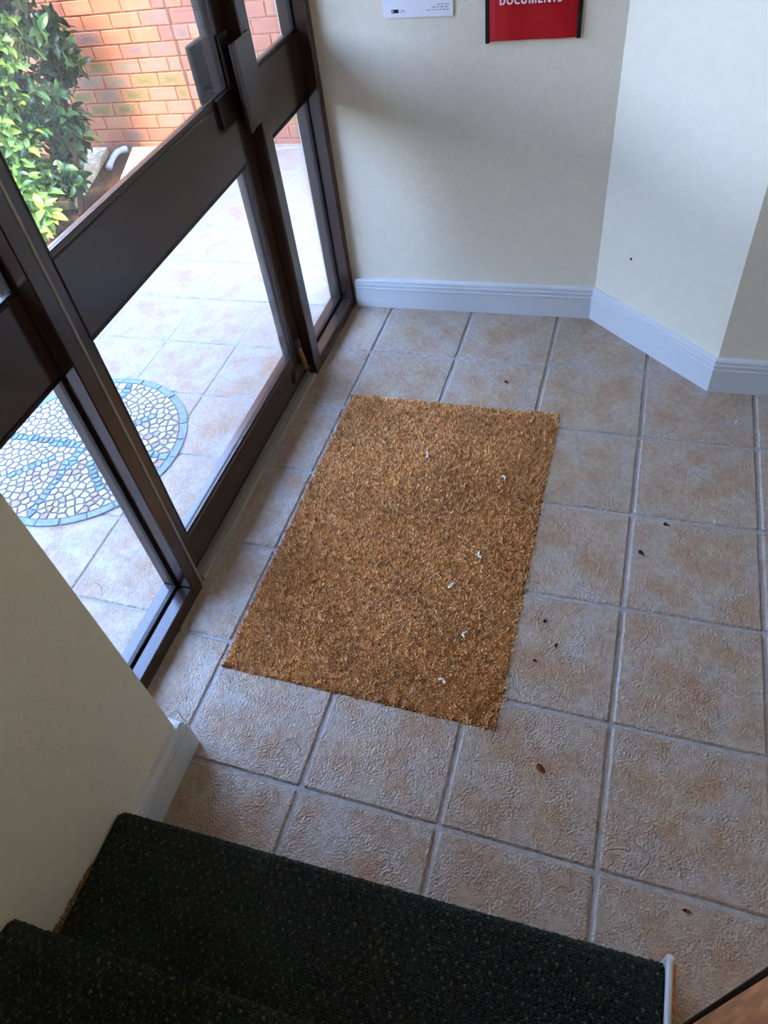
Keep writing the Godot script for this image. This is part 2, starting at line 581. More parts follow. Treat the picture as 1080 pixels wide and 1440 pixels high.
# ------------------------------------------------------------------ porch outside
const PY := -0.2
const GX := -1.9
const GZ := -0.16
const PX := 1.03
const PZ := 0.99
const MC := Vector2(-2.95, 2.885)

func porch() -> void:
	var fl := struct(empty("floor_outside"))
	var st := begin()
	prism(st, rect(-5.6, -5.4, -0.82, 9.0), PY - 0.4, PY - 0.014)
	done(st, "grout_bed", M.grout, fl)
	var g := 0.013
	for zi in range(-6, 9):
		for xi in range(-4, 2):
			var x0 := GX + xi * PX + g
			var x1 := minf(GX + (xi + 1) * PX - g, -0.83)
			var z0 := maxf(GZ + zi * PZ + g, -5.3)
			var z1 := GZ + (zi + 1) * PZ - g
			if x1 - x0 > 0.05 and z1 - z0 > 0.05:
				tile(rect(x0, z0, x1, z1), PY, 0.06, fl, Vector2(x0, z0))
	mosaic()
	# unseen porch roof, placed to shade the porch and cut off the high sky
	st = begin()
	box(st, Vector3(-5.7, 8.6, -5.3), Vector3(-0.85, 8.85, 11.0), 0.02)
	box(st, Vector3(-5.78, 8.5, -5.3), Vector3(-5.68, 8.95, 11.0), 0.02)
	struct(done(st, "unseen_porch_roof", M.soffit))
	# added wall out of view, blocking sky light from the near side
	st = begin()
	prism(st, rect(-9.0, 11.0, -0.85, 11.6), -0.6, 9.0)
	struct(done(st, "wall_added_wing", M.soffit))
	brick_wall()

func mosaic() -> void:
	var o := tag(empty("mosaic_medallion", Vector3(MC.x, PY, MC.y)), "round stone mosaic with a blue compass star set in the porch floor outside the door", "mosaic")
	var R := 1.225
	var st := begin()
	var ring := PackedVector2Array()
	for i in 72:
		ring.append(Vector2.from_angle(TAU * i / 72) * (R - 0.004))
	prism(st, ring, -0.01, 0.004)
	done(st, "grout_disc", M.mosaic_grout, o)
	var n := 26
	for i in n:
		st = begin()
		var a0 := TAU * (i + 0.035) / n + rng.randf_range(-0.01, 0.01)
		var a1 := TAU * (i + 0.965) / n + rng.randf_range(-0.01, 0.01)
		var seg := PackedVector2Array()
		for k in 5:
			seg.append(Vector2.from_angle(lerpf(a0, a1, k / 4.0)) * R)
		for k in 5:
			seg.append(Vector2.from_angle(lerpf(a1, a0, k / 4.0)) * (R - 0.085))
		prism(st, seg, -0.005, 0.016)
		done(st, "border_tile", M.stone_ring, o)
	# crazy paving: seeds, then each seed's cell
	var arms := []
	for k in 4:
		arms.append([k * PI / 2, 0.08, 1.06, 0.05, 0.3])      # angle, start, end, half width, where widest
	for k in 4:
		arms.append([PI / 4 + k * PI / 2, 0.38, 0.86, 0.035, 0.48])
	var seeds := []
	var kinds := []
	for a in arms:
		var d := Vector2.from_angle(a[0])
		var s: float = a[1]
		while s < a[2]:
			var w: float = a[3] * ((s - a[1]) / (a[4] - a[1]) if s < a[4] else (a[2] - s) / (a[2] - a[4])) + 0.012
			for j in ([-1, 1] if w > 0.055 else [0]):
				seeds.append(d * (s + rng.randf_range(-0.01, 0.01)) + d.orthogonal() * j * w * 0.5)
				kinds.append(1)
			s += 0.075
	var inside := func(p: Vector2, grow: float) -> bool:
		for a in arms:
			var d := Vector2.from_angle(a[0])
			var s := p.dot(d)
			if s < a[1] - grow or s > a[2] + grow * 0.3:
				continue
			var w: float = a[3] * ((s - a[1]) / (a[4] - a[1]) if s < a[4] else (a[2] - s) / (a[2] - a[4]))
			if absf(p.dot(d.orthogonal())) < maxf(w, 0.0) + grow:
				return true
		return false
	var tries := 0
	while tries < 9000:
		tries += 1
		var p := Vector2.from_angle(rng.randf() * TAU) * sqrt(rng.randf()) * (R - 0.12)
		if inside.call(p, 0.026):
			continue
		var ok := true
		for q in seeds:
			if p.distance_squared_to(q) < 0.0050:
				ok = false
				break
		if ok:
			seeds.append(p)
			kinds.append(0)
	var stones := []
	for i in seeds.size():
		var p: Vector2 = seeds[i]
		var c := PackedVector2Array()
		for k in 18:
			c.append((p + Vector2.from_angle(TAU * k / 18) * 0.16))
		for j in seeds.size():
			if j == i or p.distance_squared_to(seeds[j]) > 0.1:
				continue
			var e: Vector2 = seeds[j] - p
			var mid := p + e * 0.5 - e.normalized() * 0.0105
			c = cut(c, mid, e.normalized())
			if c.size() < 3:
				break
		# stay inside the border
		for k in 40:
			var d := Vector2.from_angle(TAU * k / 40)
			c = cut(c, d * (R - 0.098), d)
			if c.size() < 3:
				break
		if c.size() >= 3:
			stones.append([p, c, kinds[i]])
	# the ones nearest the door and inside the picture's sidelight first
	stones.sort_custom(func(a, b): return a[0].x * 0.6 + a[0].y * 0.6 + a[2] * 3.0 > b[0].x * 0.6 + b[0].y * 0.6 + b[2] * 3.0)
	var rest := begin()
	for i in stones.size():
		var s := rest if i >= 270 else begin()
		var c: PackedVector2Array = stones[i][1]
		var y := 0.012 + rng.randf_range(-0.002, 0.004)
		var mid := Vector2.ZERO
		for q in c:
			mid += q / c.size()
		var inner := []
		for q in c:
			inner.append(Vector3(lerpf(q.x, mid.x, 0.10), y + 0.005, lerpf(q.y, mid.y, 0.10)))
		poly(s, inner, Vector3.UP)
		for k in c.size():
			var a := c[k]
			var b := c[(k + 1) % c.size()]
			var od := (a + b) / 2.0 - mid
			poly(s, [Vector3(a.x, y, a.y), Vector3(b.x, y, b.y), inner[(k + 1) % c.size()], inner[k]], Vector3(od.x, od.length(), od.y))
			poly(s, [Vector3(a.x, y, a.y), Vector3(b.x, y, b.y), Vector3(b.x, -0.005, b.y), Vector3(a.x, -0.005, a.y)], Vector3(od.x, 0, od.y))
		if i < 270:
			var m := "stone_blue" if rng.randf() < 0.7 else "stone_deep_blue"
			if stones[i][2] == 0:
				var u := rng.randf()
				m = "stone_white" if u < 0.62 else "stone_ivory" if u < 0.8 else "stone_grey" if u < 0.88 else "stone_pink"
				if stones[i][0].length() < 0.5 and rng.randf() < 0.45:
					m = "stone_pink"
			done(s, "stone", M[m], o)
	if stones.size() > 270:
		done(rest, "small_stones", M.stone_white, o).set_meta("kind", "stuff")

# what of a convex polygon lies behind a line
func cut(c: PackedVector2Array, at: Vector2, n: Vector2) -> PackedVector2Array:
	var out := PackedVector2Array()
	for i in c.size():
		var a := c[i]
		var b := c[(i + 1) % c.size()]
		var da := (a - at).dot(n)
		var db := (b - at).dot(n)
		if da <= 0:
			out.append(a)
		if (da < 0 and db > 0) or (da > 0 and db < 0):
			out.append(a.lerp(b, da / (da - db)))
	return out

func brick_wall() -> void:
	var w := struct(empty("wall_outside", Vector3(0, 0, -5.3)))
	block("mortar", Vector3(-10.5, -0.6, -0.6), Vector3(-0.85, 9.0, -0.026), M.mortar, w, 0.01)
	var L := 0.605
	var H := 0.2385
	var j := 0.026
	var shared := {}
	for row in 15:
		var y := -0.335 + row * H
		var x := -9.6 + (0.0 if row % 2 else L / 2)
		while x < -2.9:
			var x0 := x + j
			var x1 := x + L
			x += L
			var bits := [[x0, x1]]
			if x0 < -5.37 and x1 > -5.40:               # the movement joint
				bits = [[x0, -5.405], [-5.36, x1]]
			for b in bits:
				if b[1] - b[0] < 0.05:
					continue
				var size := Vector3(b[1] - b[0], H - j, 0.05)
				var key := "%.3f" % size.x
				if not shared.has(key):
					var st := begin()
					brick(st, size)
					shared[key] = st.commit()
				var o := MeshInstance3D.new()
				o.mesh = shared[key]
				var u := rng.randf()
				var m := "brick_plain"
				if row in [3, 4, 5] and b[0] > -8.2:
					m = "brick_moss" if u < 0.6 else "brick_grey"
				elif row == 6 or row == 2:
					m = "brick_grey" if u < 0.5 else "brick_pale" if u < 0.7 else "brick_moss" if u < 0.85 else "brick_plain"
				elif row == 7:
					m = "brick_flash" if u < 0.6 else "brick_plain"
				else:
					m = "brick_plain" if u < 0.45 else "brick_pale" if u < 0.68 else "brick_flash" if u < 0.85 else "brick_dark"
				if b[0] > -5.4 and m in ["brick_plain", "brick_pale"] and rng.randf() < 0.8:  # right of the joint, porch shade is put into the colour with darker bricks
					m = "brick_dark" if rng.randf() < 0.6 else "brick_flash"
				o.material_override = M[m]
				o.position = Vector3(b[0], y, -0.026 + rng.randf_range(-0.004, 0.004)) * T
				put(o, "brick", w)
	block("movement_joint", Vector3(-5.405, -0.35, -0.03), Vector3(-5.36, 7.5, -0.012), M.joint_sealant, w, 0.004)

# one brick's exposed face and sides, its corner at the origin
func brick(st: SurfaceTool, s: Vector3) -> void:
	var b := 0.008
	var f := [Vector3(b, b, s.z * 0.55), Vector3(s.x - b, b, s.z * 0.55), Vector3(s.x - b, s.y - b, s.z * 0.55), Vector3(b, s.y - b, s.z * 0.55)]
	var e := [Vector3(0, 0, s.z * 0.55 - b), Vector3(s.x, 0, s.z * 0.55 - b), Vector3(s.x, s.y, s.z * 0.55 - b), Vector3(0, s.y, s.z * 0.55 - b)]
	var t := [Vector2(0.02, 0.95), Vector2(0.98, 0.95), Vector2(0.98, 0.05), Vector2(0.02, 0.05)]
	poly(st, f, Vector3.BACK, t)
	var outs := [Vector3.DOWN, Vector3.RIGHT, Vector3.UP, Vector3.LEFT]
	for i in 4:
		var k := (i + 1) % 4
		poly(st, [f[i], f[k], e[k], e[i]], outs[i] + Vector3.BACK, [t[i], t[k], t[k], t[i]])
		poly(st, [e[i], e[k], e[k] - Vector3(0, 0, 0.05), e[i] - Vector3(0, 0, 0.05)], outs[i], [t[i], t[k], t[k], t[i]])

# ------------------------------------------------------------------ door, sidelights
const XF := -0.5      # room face of the frame
const XD := -0.62     # room face of the door leaf and the rails
const XG := -0.655    # glass
const XB := -0.79     # outer face

func pane(parent: Node, z0: float, z1: float, y0: float, y1: float) -> void:
	block("pane", Vector3(XG - 0.012, y0, z0), Vector3(XG + 0.002, y1, z1), M.glass, parent, 0.0)

# rubber gasket and bead round a pane
func gasket(parent: Node, z0: float, z1: float, y0: float, y1: float, w := 0.02) -> void:
	var st := begin()
	var x0 := XG - 0.022
	var x1 := XG + 0.02
	box(st, Vector3(x0, y0, z0), Vector3(x1, y0 + w, z1), 0.004)
	box(st, Vector3(x0, y1 - w, z0), Vector3(x1, y1, z1), 0.004)
	box(st, Vector3(x0, y0 + w, z0), Vector3(x1, y1 - w, z0 + w), 0.004)
	box(st, Vector3(x0, y0 + w, z1 - w), Vector3(x1, y1 - w, z1), 0.004)
	done(st, "gasket", M.rubber, parent)

func entrance() -> void:
	var A: Material = M.brown_aluminium
	# the frame
	var fr := struct(empty("trim_1"))
	block("jamb", Vector3(XB, -0.25, 0.04), Vector3(XF, 7.0, 0.15), A, fr, 0.008)
	block("mullion", Vector3(XB, -0.25, 1.335), Vector3(XF, 7.0, 1.50), A, fr, 0.008)
	block("mullion", Vector3(XB, -0.25, 4.535), Vector3(XF, 7.0, 4.665), A, fr, 0.008)
	block("jamb", Vector3(XB, -0.25, 5.80), Vector3(XF, 7.0, 5.93), A, fr, 0.008)
	block("head", Vector3(XB, 6.85, 0.15), Vector3(XF, 7.0, 5.80), A, fr, 0.008)
	block("door_stop_strip", Vector3(XF - 0.05, 0.03, 4.515), Vector3(XF + 0.004, 6.85, 4.535), M.mill_aluminium, fr, 0.003)
	# threshold
	var th := begin()
	box(th, Vector3(XF - 0.09, -0.02, 1.50), Vector3(XF - 0.005, 0.03, 4.47), 0.008)
	box(th, Vector3(XB, -0.25, 1.50), Vector3(XF - 0.09, 0.02, 4.535), 0.006)
	struct(done(th, "trim_2", M.mill_aluminium))
	# sidelights
	for s in [["window_1", 0.15, 1.335], ["window_2", 4.665, 5.80]]:
		var w := struct(empty(s[0]))
		block("sill", Vector3(XB, -0.25, s[1]), Vector3(XF, 0.14, s[2]), A, w, 0.01)
		block("midrail", Vector3(XB + 0.02, 2.43, s[1]), Vector3(XD - 0.015, 3.0, s[2]), A, w, 0.012)
		for y in [[0.14, 2.43], [3.0, 6.85]]:
			gasket(w, s[1], s[2], y[0], y[1], 0.03)
			pane(w, s[1] + 0.015, s[2] - 0.015, y[0] + 0.015, y[1] - 0.015)
	# the leaf
	var d := struct(empty("door_1"))
	var z0 := 1.51
	var z1 := 4.51
	block("stile", Vector3(XB + 0.02, 0.04, z0), Vector3(XD, 6.83, 1.70), A, d, 0.008)
	block("stile", Vector3(XB + 0.02, 0.04, 4.32), Vector3(XD, 6.83, z1), A, d, 0.008)
	block("bottom_rail", Vector3(XB + 0.02, 0.04, 1.70), Vector3(XD, 0.40, 4.32), A, d, 0.008)
	block("midrail", Vector3(XB + 0.02, 2.45, 1.70), Vector3(XD, 3.02, 4.32), A, d, 0.012)
	block("top_rail", Vector3(XB + 0.02, 6.55, 1.70), Vector3(XD, 6.83, 4.32), A, d, 0.008)
	for y in [[0.40, 2.45], [3.02, 6.55]]:
		gasket(d, 1.70, 4.32, y[0], y[1], 0.035)
		pane(d, 1.715, 4.305, y[0] + 0.015, y[1] - 0.015)
		# glazing bead on the room side
		var bd := begin()
		box(bd, Vector3(XD - 0.022, y[0], 1.70), Vector3(XD - 0.002, y[0] + 0.045, 4.32), 0.008)
		box(bd, Vector3(XD - 0.022, y[0] + 0.045, 1.70), Vector3(XD - 0.002, y[1], 1.74), 0.008)
		done(bd, "glazing_bead", A, d)
	# cover plate over the lock edge, ridged along its free edge
	var pl := begin()
	box(pl, Vector3(XF, 2.72, 1.40), Vector3(XF + 0.022, 3.37, 1.70), 0.006)
	for k in 3:
		box(pl, Vector3(XF + 0.018, 2.72, 1.70 + k * 0.026), Vector3(XF + 0.034, 3.37, 1.722 + k * 0.026), 0.006)
	box(pl, Vector3(XF, 2.72, 1.70), Vector3(XF + 0.022, 3.37, 1.775), 0.004)
	done(pl, "cover_plate", A, d)
	var lk := begin()  # black plates where the stile meets the midrail
	box(lk, Vector3(XD, 2.83, 1.56), Vector3(XD + 0.035, 3.06, 1.99), 0.012)
	box(lk, Vector3(XD, 3.06, 1.56), Vector3(XD + 0.03, 3.42, 1.72), 0.01)
	done(lk, "black_plate", M.black_aluminium, d)
	var pull := begin()
	box(pull, Vector3(-0.93, 2.93, 1.36), Vector3(-0.895, 3.36, 1.70), 0.014)
	for y in [3.02, 3.27]:
		tube(pull, [Vector3(-0.90, y, 1.6), Vector3(XB + 0.02, y, 1.6)], [0.02, 0.02], 8)
	done(pull, "outside_pull_plate", M.black_aluminium, d)
	# kick-down door stop, folded up
	var ds := Node3D.new()
	put(ds, "door_stop", d)
	var br := begin()
	var hub := Vector3(XD + 0.03, 0.17, 1.74)
	for k in 10:
		var a0 := PI * (-0.12 + 1.24 * k / 10.0)
		var a1 := PI * (-0.12 + 1.24 * (k + 1) / 10.0)
		var q := []
		for e in [[a0, 0.115], [a1, 0.115], [a1, 0.075], [a0, 0.075]]:
			q.append(hub + Vector3(0, sin(e[0]), cos(e[0])) * e[1])
		poly(br, q, Vector3.RIGHT)
		var back := []
		for v in q:
			back.append(v - Vector3(0.03, 0, 0))
		poly(br, [q[0], q[1], back[1], back[0]], q[0] - hub)
		poly(br, [q[3], q[2], back[2], back[3]], hub - q[0])
	box(br, Vector3(XD, 0.10, 1.66), Vector3(XD + 0.02, 0.25, 1.82), 0.008)
	done(br, "bracket", M.dull_steel, ds)
	var arm := begin()
	tube(arm, [Vector3(XD + 0.055, 0.17, 1.615), Vector3(XD + 0.06, 0.30, 1.635), Vector3(XD + 0.055, 0.50, 1.668)], [0.024, 0.027, 0.024], 10)
	done(arm, "arm", M.worn_brass, ds)
	var ft := begin()
	tube(ft, [Vector3(XD + 0.055, 0.50, 1.668), Vector3(XD + 0.055, 0.53, 1.673), Vector3(XD + 0.055, 0.60, 1.685), Vector3(XD + 0.055, 0.615, 1.688)], [0.026, 0.034, 0.032, 0.02], 10)
	done(ft, "rubber_foot", M.rubber, ds)
	var rg := begin()
	var loop := []
	var rad := []
	for k in 13:
		var a := TAU * k / 12
		loop.append(Vector3(XD + 0.07, 0.15 + sin(a) * 0.04, 1.60 + cos(a) * 0.04))
		rad.append(0.009)
	tube(rg, loop, rad, 6, false)
	done(rg, "pivot_ring", M.dull_steel, ds)

# ------------------------------------------------------------------ skirting boards
func skirtings() -> void:
	var prof := [Vector2(0.06, 0), Vector2(0.06, 0.235), Vector2(0.066, 0.245), Vector2(0.066, 0.262), Vector2(0.050, 0.270), Vector2(0.050, 0.277), Vector2(0.062, 0.285), Vector2(0.062, 0.312), Vector2(0.046, 0.320), Vector2(0.046, 0.327), Vector2(0.054, 0.333), Vector2(0.050, 0.352), Vector2(0.036, 0.364), Vector2(0, 0.368)]
	var mitre := func(n1: Vector3, n2: Vector3) -> Vector3:
		return (n1 + n2) / (1.0 + n1.dot(n2))
	var zb := Vector3.BACK
	var st := begin()
	sweep(st, prof, Vector3(-0.46, 0, 0.04), CA, zb, mitre.call(zb, N), zb)
	struct(done(st, "baseboard_back", M.white_gloss))
	st = begin()
	sweep(st, prof, CA, CB, mitre.call(zb, N), mitre.call(N, zb), N)
	struct(done(st, "baseboard_angled", M.white_gloss))
	st = begin()
	sweep(st, prof, CB, Vector3(9.0, 0, CB.z), mitre.call(N, zb), zb, zb)
	struct(done(st, "baseboard_right", M.white_gloss))
	st = begin()
	var fz := Vector3.FORWARD
	var cn := Vector3(0.07, 0, 5.93)
	sweep(st, prof, cn, Vector3(0.07, 0, 6.63), mitre.call(fz, Vector3.RIGHT), Vector3.RIGHT, Vector3.RIGHT)
	sweep(st, prof, Vector3(-0.47, 0, 5.93), cn, fz, mitre.call(fz, Vector3.RIGHT), fz)
	struct(done(st, "baseboard_left", M.white_gloss))

# ------------------------------------------------------------------ carpeted stairs
const SKEW := -0.028
func staircase() -> void:
	var s := tag(empty("staircase"), "stairs covered in dark green carpet with tan flecks", "stairs")
	var xa := 0.08
	var xb := 3.335
	var loops: Array[Transform3D] = []
	var cols: Array[Color] = []
	for k in 4:
		var y := 0.51 + 0.53 * k
		var z := 6.60 + 0.765 * k
		var y0 := 0.0 if k == 0 else y - 0.53
		var back := z + (0.80 if k < 3 else 4.0)
		# profile (z, y): riser, nosing, tread
		var prof := [Vector2(z + 0.05, y0), Vector2(z + 0.05, y - 0.13), Vector2(z + 0.012, y - 0.11), Vector2(z - 0.006, y - 0.075), Vector2(z - 0.002, y - 0.04), Vector2(z + 0.018, y - 0.014), Vector2(z + 0.05, y - 0.004), Vector2(back, y - 0.004)]
		var st := begin()
		var ends := []
		for x in [xa, xb]:
			var ring := []
			for p in prof:
				ring.append(Vector3(x, p.y, p.x + SKEW * (x - xa)))
			ends.append(ring)
		for i in prof.size() - 1:
			var e: Vector2 = prof[i + 1] - prof[i]
			poly(st, [ends[0][i], ends[1][i], ends[1][i + 1], ends[0][i + 1]], Vector3(0, e.x, -e.y))
		for q in [[ends[0], Vector3.LEFT], [ends[1], Vector3.RIGHT]]:
			var flat := PackedVector2Array(prof)
			flat.append(Vector2(back, y0))
			var pts: Array = q[0].duplicate()
			pts.append(Vector3(q[0][0].x, y0, back + SKEW * (q[0][0].x - xa)))
			var tri := Geometry2D.triangulate_polygon(flat)
			for i in range(0, tri.size(), 3):
				poly(st, [pts[tri[i]], pts[tri[i + 1]], pts[tri[i + 2]]], q[1])
		done(st, "step", M.carpet_backing, s)
		if k > 1:
			continue
		# loops of pile over the profile, rows across the step
		var along := 0.0
		var row := 0
		for i in range(0, prof.size() - 1):
			var a: Vector2 = prof[i]
			var b: Vector2 = prof[i + 1]
			var len := a.distance_to(b)
			var nrm := Vector3(0, (b - a).x, -(b - a).y).normalized()
			while along < len:
				var p := a.lerp(b, along / len)
				var x := xa + 0.012 + (0.0 if row % 2 else 0.0075)
				var col := 0
				while x < xb - 0.008:
					var c := Color(0.017, 0.034, 0.031) * rng.randf_range(0.7, 1.35)
					# flecks: one loop in a staggered lattice
					var fx := (col + (2 if (row / 3) % 2 else 0)) % 4
					if row % 3 == 0 and fx == 0 and rng.randf() < 0.85 or row % 3 == 1 and fx == 0 and rng.randf() < 0.15:
						c = Color(0.115, 0.088, 0.044) * rng.randf_range(0.7, 1.2) if rng.randf() < 0.72 else Color(0.115, 0.057, 0.031)
					var t := Transform3D(Basis(Quaternion(Vector3.UP, nrm)) * Basis(Vector3.UP, rng.randf() * TAU), Vector3(x + rng.randf_range(-0.003, 0.003), p.y, p.x + SKEW * (x - xa) + rng.randf_range(-0.003, 0.003)) * T)
					t.basis = t.basis.rotated(Vector3(rng.randf_range(-1, 1), rng.randf_range(-1, 1), rng.randf_range(-1, 1)).normalized(), 0.35) * rng.randf_range(0.85, 1.2)
					loops.append(t)
					cols.append(c)
					x += 0.015
					col += 1
				row += 1
				along += 0.0145
			along -= len
	scatter(loop_mesh(0.0085 * T, 0.011 * T), loops, cols, M.carpet_loop, "carpet_pile", s)
	# frayed edge of the carpet along the wall
	var fr := begin()
	for i in 46:
		var t := i / 45.0
		var z := 6.95 + 0.40 * t
		var h := 0.508 + rng.randf() * 0.015
		var w := rng.randf_range(0.01, 0.05) * (0.3 + t)
		tube(fr, [Vector3(0.09, h, z), Vector3(0.078, h + w * 0.5, z + rng.randf_range(-0.02, 0.02)), Vector3(0.077, h + w, z + rng.randf_range(-0.04, 0.04))], [0.006, 0.005, 0.002], 4, false)
	var fringe := done(fr, "frayed_edge", M.jute, s)
	fringe.set_meta("label", "frayed tan carpet edge")
	# boards at the open side
	var tr := begin()
	box(tr, Vector3(xb + 0.002, 0.0, 6.47), Vector3(xb + 0.032, 0.535, 7.27), 0.008)
	tube(tr, [Vector3(xb + 0.017, 0.533, 6.48), Vector3(xb + 0.017, 0.533, 7.27)], [0.017, 0.017], 10)
	tube(tr, [Vector3(xb + 0.017, 0.02, 6.478), Vector3(xb + 0.017, 0.536, 6.478)], [0.02, 0.02], 10)
	done(tr, "edge_trim", M.white_gloss, s).set_meta("label", "white trim along the step end")
	block("side_board", Vector3(xb + 0.032, 0.0, 6.49), Vector3(xb + 0.055, 0.515, 8.9), M.timber, s, 0.004)
	# newel post
	var np := empty("newel_post", Vector3(3.405, 0, 6.765))
	block("post", Vector3(0, 0, 0), Vector3(0.32, 3.1, 0.33), M.timber, np, 0.02)
	block("edge_strip", Vector3(0.0, 0.22, -0.012), Vector3(0.05, 3.0, 0.002), M.binding_black, np, 0.006)
	tag(np, "smooth tan timber post with a dark strip down its edge beside the lowest step", "post")

func loop_mesh(r: float, h: float) -> ArrayMesh:
	var st := begin()
	var rings := [[r, 0.0], [r * 1.05, h * 0.55], [r * 0.55, h]]
	var pts := []
	for q in rings:
		var ring := []
		for k in 5:
			ring.append(Vector3(cos(TAU * k / 5) * q[0], q[1], sin(TAU * k / 5) * q[0]) / T)
		pts.append(ring)
	for i in 2:
		for k in 5:
			var l := (k + 1) % 5
			poly(st, [pts[i][k], pts[i][l], pts[i + 1][l], pts[i + 1][k]], pts[i][k] + Vector3(0, 0.001, 0))
	poly(st, pts[2], Vector3.UP)
	return st.commit()

func scatter(mesh: Mesh, at: Array[Transform3D], cols: Array[Color], m: Material, called: String, parent: Node) -> MultiMeshInstance3D:
	var mm := MultiMesh.new()
	mm.transform_format = MultiMesh.TRANSFORM_3D
	mm.use_colors = true
	mm.mesh = mesh
	mm.instance_count = at.size()
	for i in at.size():
		mm.set_instance_transform(i, at[i])
		mm.set_instance_color(i, cols[i])
	var o := MultiMeshInstance3D.new()
	o.multimesh = mm
	o.material_override = m
	put(o, called, parent)
	o.set_meta("kind", "stuff")
	return o

# ------------------------------------------------------------------ coir mat in its well
func door_mat() -> void:
	var o := tag(empty("doormat", Vector3(MAT.position.x, 0, MAT.position.y)), "brown coir doormat set into the tiled floor inside the door", "doormat")
	block("backing", Vector3(0.004, -0.19, 0.006), Vector3(MAT.size.x - 0.012, -0.05, MAT.size.y - 0.006), M.coir_backing, o, 0.01)
	# one tuft: three bent fibres
	var st := begin()
	for k in 4:
		var a := TAU * k / 4 + 0.4
		var d := Vector3(cos(a), 0, sin(a))
		var w := d.cross(Vector3.UP) * 0.0046
		var p0 := d * 0.004
		var p1 := d * 0.008 + Vector3(0, 0.048, 0)
		var p2 := d * 0.022 + Vector3(0, 0.060 + 0.003 * k, 0)
		var up := Vector3(0, 1, 0)
		poly(st, [p0 - w, p0 + w, p1 + w, p1 - w], d + up)
		poly(st, [p1 - w, p1 + w, p2 + w * 0.5, p2 - w * 0.5], up - d * 0.2)
		poly(st, [p0 + w, p0 + w - d * 0.005, p1 + w - d * 0.005, p1 + w], w)
		poly(st, [p0 - w, p0 - w - d * 0.005, p1 - w - d * 0.005, p1 - w], -w)
	var mesh := st.commit()
	var at: Array[Transform3D] = []
	var cols: Array[Color] = []
	var worn := noise(1.1, 91, 3)
	var z := 0.014
	while z < MAT.size.y - 0.010:
		var x := 0.014
		while x < MAT.size.x - 0.010:
			var p := Vector3(x + rng.randf_range(-0.007, 0.007), -0.052 + rng.randf_range(-0.010, 0.006), z + rng.randf_range(-0.007, 0.007))
			var b := Basis(Vector3.UP, rng.randf() * TAU).rotated(Vector3(rng.randf_range(-1, 1), 0, rng.randf_range(-1, 1)).normalized(), rng.randf_range(0, 0.5))
			at.append(Transform3D(b * rng.randf_range(0.85, 1.15), p * T))
			var c := Color(0.86, 0.48, 0.19).lerp(Color(0.72, 0.385, 0.155), clampf(0.5 + 1.3 * worn.get_noise_2d(x, z), 0, 1))
			var u := rng.randf()
			if u < 0.12:
				c = Color(0.93, 0.64, 0.36)
			elif u < 0.27:
				c = Color(0.42, 0.22, 0.10)
			cols.append(c * rng.randf_range(0.8, 1.2))
			x += 0.0135
		z += 0.0135
	scatter(mesh, at, cols, M.coir, "coir_pile", o)

